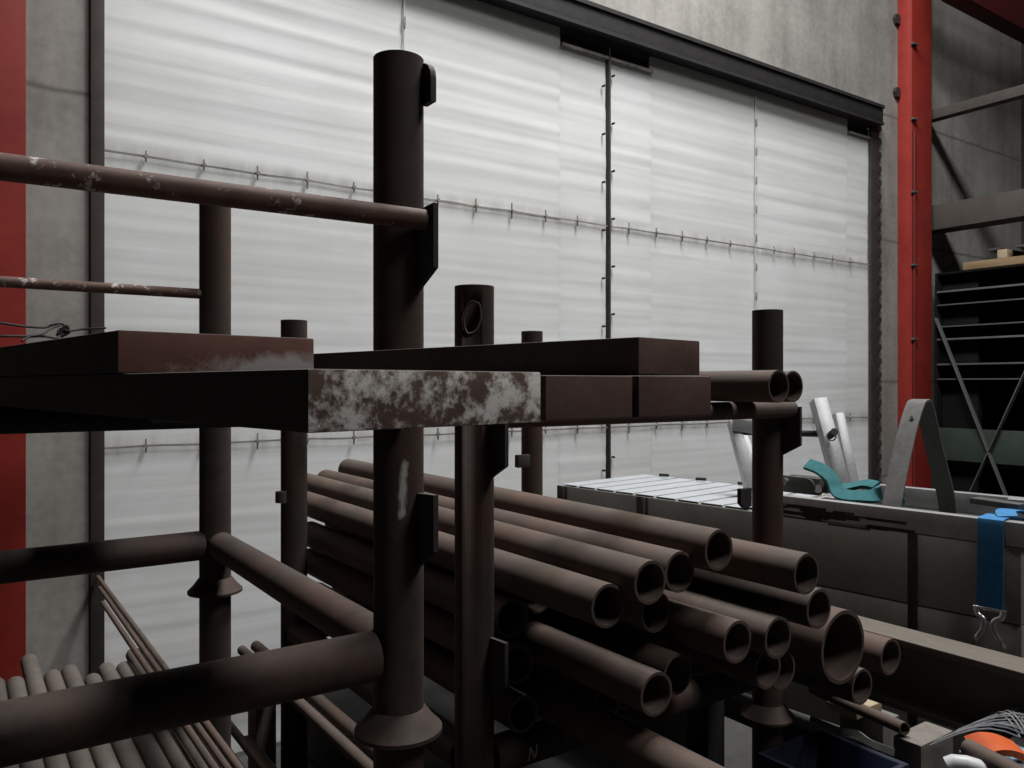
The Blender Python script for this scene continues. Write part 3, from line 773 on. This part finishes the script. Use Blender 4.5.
# ------------------------------------------------------------------ long rusty box beam, timber block and odds and ends at the lower right
ib = MB().box((1.884, -.2, EYE - .638), (1.99, 2.55, EYE - .62), .004)
ib.box((1.930, -.2, EYE - .775), (1.944, 2.55, EYE - .638)); ib.box((1.884, -.2, EYE - .793), (1.99, 2.55, EYE - .775), .004)
tag(ib.build('steel_beam', 'rust_beam'), 'long brown flanged steel beam running in front of the crate', 'beam')
bmr = empty('trestle_support', W3(1.95, 1.5, -1.75), 'dark trestle holding up the long brown flanged beam', 'trestle')
for y in (.25, 2.2):
    MB().beam(W3(1.80, y, -1.745), W3(1.93, y, -.83), .05, .05, bev=.003).build('leg', 'dark_steel', bmr)
    MB().beam(W3(2.08, y, -1.745), W3(1.96, y, -.83), .05, .05, bev=.003).build('leg', 'dark_steel', bmr)
    MB().box(W3(1.84, y - .05, -.835), W3(2.04, y + .05, -.7945), .004).build('head', 'dark_steel', bmr)
MB().box(W3(1.90, .25, -1.0), W3(1.98, 2.2, -.94), .004).build('stretcher', 'dark_steel', bmr)
tag(MB().box(W3(1.645, .884, -1.75), W3(1.777, .946, -.75), .005).build('timber_post', 'timber'), 'upright grey timber block at the bottom right, its square top lit', 'timber')
pipe(W3(1.655, .925, -.731), W3(1.77, 1.226, -.765), .0135, 'thin brown pipe lying low between the heap and the timber block', None, .003)
a = at(811, 719, Z=1.78); b = at(893, 752, Z=1.52)
tag(MB().strip(arc([a, a.lerp(b, .4), a.lerp(b, .5) + UP * .004, a.lerp(b, .62) + UP * .007, a.lerp(b, .75), b], 6), UP + Fv * .4, .013, .006).build('grey_strap', 'grey_flat'), 'grey strap running below the thin brown pipe', 'strap')
tbx0, tbx1, tby0, tby1, tbz = 1.385, 1.600, .885, 1.095, EYE - .775
m = MB().box((tbx0, tby0, 0), (tbx1, tby1, .012))
m.box((tbx0, tby0, .012), (tbx0 + .012, tby1, tbz), .003); m.box((tbx1 - .012, tby0, .012), (tbx1, tby1, tbz), .003)
m.box((tbx0 + .012, tby0, .012), (tbx1 - .012, tby0 + .012, tbz), .003); m.box((tbx0 + .012, tby1 - .012, .012), (tbx1 - .012, tby1, tbz), .003)
tag(m.build('plastic_tub', 'navy'), 'tall dark blue open tub in the shadow under the fat pipe', 'tub')
p = at(883, 712, Z=2.2)
tag(MB().box((p.x - .05, p.y - .03, 0), (p.x + .03, p.y + .10, p.z - .005), .004).build('grey_bin', 'grey_flat'), 'pale grey bin glimpsed through the gap under the brown beam', 'bin')
tag(MB().beam(p + V((-.10, .06, .0075)), p + V((.02, .06, .0075)), .09, .022, bev=.002).build('wood_offcut', 'pale_wood'), 'pale wooden offcut glimpsed on top of the grey bin', 'offcut')
# corner clutter
pipe(at(968, 748, Z=1.54), at(1040, 786, Z=1.38), .017, 'brown pipe at the bottom right corner under the netting', None, .003)
p = at(990, 747, Z=1.56)
tag(MB().strip(arc([p + V((-.03, .02, -.004)), p + V((-.01, .0, .008)), p + V((.02, -.015, .004)), p + V((.05, -.03, -.01))], 5), V((.3, 1, .3)), .05, .014).build('orange_strap', 'orange_web'), 'bright orange strap bundle at the bottom right corner', 'strap')
p = at(1014, 756, Z=1.58); m = MB(); n = 9
vs = [p + V((.016 * i - .065, .018 * j - .07, .012 * noise.noise(V((i * .6, j * .6, 1))))) for j in range(n) for i in range(n)]
m.add(vs, [(j * n + i, j * n + i + 1, (j + 1) * n + i + 1, (j + 1) * n + i) for j in range(n - 1) for i in range(n - 1)], True)
m.add([v - UP * .003 for v in vs], [(j * n + i, (j + 1) * n + i, (j + 1) * n + i + 1, j * n + i + 1) for j in range(n - 1) for i in range(n - 1)], True)
tag(m.build('plastic_sheet', 'pale_blue'), 'crumpled pale blue plastic at the bottom right corner', 'plastic')
m = MB(); p = at(1014, 726, Z=1.72)
for i in range(14):
    for s_ in (-1, 1):
        pts = [p + V((-.09 + .014 * i + s_ * .02 * k, -.05 + .02 * k, .03 * math.sin(.6 + .5 * k) + .004 * math.sin(i))) for k in range(7)]
        m.sweep(pts, .0016, 5)
tag(m.build('net_bag', 'net_grey'), 'grey mesh netting heaped above the pale blue plastic', 'net', kind=None)
p = at(960, 764, Z=1.50)
tag(MB().sweep([p + V((-.012, .016, -.006)), p + V((-.006, .008, .0)), p + V((.004, -.01, .002)), p + V((.014, -.026, -.001)), p + V((.022, -.040, -.006))], .016, 14).build('white_bottle', 'white_plastic'), 'small rounded white plastic piece at the bottom edge', 'plastic')
# a bench under all that
bn = empty('work_bench', W3(1.95, .75, -1.75), 'low dark steel bench under the corner clutter', 'bench')
MB().box(W3(1.46, .45, -.772), W3(2.15, .800, -.752), .004).build('bench_top', 'dark_steel', bn)
for x in (1.49, 2.12):
    for y in (.48, .77): MB().box(W3(x - .02, y - .02, -1.75), W3(x + .02, y + .02, -.772), .002).build('leg', 'dark_steel', bn)

# ------------------------------------------------------------------ sheet rack beyond, right of the red column
XR = 7.06
rk = empty('sheet_rack', (7.5, 1.6, 0), 'dark storage rack right of the red column, cross-braced, loaded with sheets', 'rack')
def rz(x, y): return at(x, y, X=XR).z
zs = [rz(980, 287.5), rz(980, 301), rz(980, 323.5), rz(980, 337), rz(1000, 362), rz(980, 378)]
for i, z in enumerate(zs):
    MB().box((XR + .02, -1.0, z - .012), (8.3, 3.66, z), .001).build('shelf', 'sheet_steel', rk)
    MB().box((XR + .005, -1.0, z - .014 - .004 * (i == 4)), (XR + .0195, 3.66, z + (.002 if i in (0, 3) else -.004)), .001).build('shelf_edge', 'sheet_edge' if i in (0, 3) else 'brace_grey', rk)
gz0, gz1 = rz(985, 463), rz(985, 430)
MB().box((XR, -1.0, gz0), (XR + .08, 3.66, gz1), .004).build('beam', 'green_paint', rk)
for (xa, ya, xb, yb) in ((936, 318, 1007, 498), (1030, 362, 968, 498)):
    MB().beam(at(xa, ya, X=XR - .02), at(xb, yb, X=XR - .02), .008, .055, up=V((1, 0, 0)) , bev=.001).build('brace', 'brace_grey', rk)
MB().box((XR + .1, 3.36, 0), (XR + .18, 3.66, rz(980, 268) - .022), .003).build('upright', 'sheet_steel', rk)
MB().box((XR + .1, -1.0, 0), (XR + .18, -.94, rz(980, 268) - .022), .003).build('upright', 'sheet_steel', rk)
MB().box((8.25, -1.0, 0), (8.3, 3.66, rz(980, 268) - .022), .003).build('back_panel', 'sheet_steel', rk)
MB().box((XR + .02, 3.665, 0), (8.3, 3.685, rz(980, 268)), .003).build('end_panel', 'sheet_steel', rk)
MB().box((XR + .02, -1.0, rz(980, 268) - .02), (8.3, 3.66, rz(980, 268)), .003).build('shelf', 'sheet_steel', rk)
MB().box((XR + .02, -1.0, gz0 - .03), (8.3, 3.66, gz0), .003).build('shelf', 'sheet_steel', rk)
# pallet on the top shelf
zp = rz(980, 268) + .002
pl = empty('wooden_pallet', (7.3, 2.75, zp), 'brown wooden pallet lying on the top shelf of the dark rack', 'pallet')
for x in (XR + .03, 7.45, 7.8): MB().box((x, 2.25, zp), (x + .10, 3.45, zp + .065), .003).build('bottom_board', 'pallet_wood', pl)
for y in (2.32, 2.72, 3.10):
    for x in (XR + .03, 7.45, 7.8): MB().box((x, y, zp + .065), (x + .10, y + .075, zp + .135), .003).build('block', 'pale_wood' if x < 7.2 else 'pallet_wood', pl)
for y in (2.25, 2.48, 2.71, 2.94, 3.15): MB().box((XR + .03, y, zp + .135), (7.9, y + .10, zp + .155), .003).build('deck_board', 'slab_brown', pl)

# ------------------------------------------------------------------ light
w = bpy.data.worlds.new('overcast'); scn.world = w; w.use_nodes = True
bg = w.node_tree.nodes['Background']; bg.inputs[0].default_value = (.93, .97, 1.0, 1); bg.inputs[1].default_value = 1.15
def lamp(name, loc, size, rot, power, col):
    l = bpy.data.lights.new(name, 'AREA'); l.shape = 'RECTANGLE'; l.size, l.size_y = size; l.energy = power; l.color = col
    o = bpy.data.objects.new(name, l); COL.objects.link(o); o.location = loc; o.rotation_euler = rot; return o
lamp('skylight', (3.1, 1.9, 7.35), (1.2, 2.6), (0, 0, 0), 640, (1.0, 1.0, .99))
lamp('skylight', (2.8, -3.2, 7.35), (1.2, 3.0), (0, 0, 0), 235, (1.0, .99, .975))
# camera
cam = bpy.data.cameras.new('camera'); cam.sensor_width = 36; cam.lens = 36 * F / 1024; cam.clip_start = .02
co = bpy.data.objects.new('camera', cam); COL.objects.link(co)
co.location = (0, 0, EYE); co.rotation_euler = (math.radians(90), 0, -math.atan2(CS, SN))
scn.camera = co
vs_ = scn.view_settings
vs_.view_transform = 'Standard'; vs_.look = 'None'; vs_.exposure = 0; vs_.gamma = 1; vs_.use_curve_mapping = False
scn.cycles.use_denoising = True
for o in bpy.data.objects:
    if '_o' in o: del o['_o']
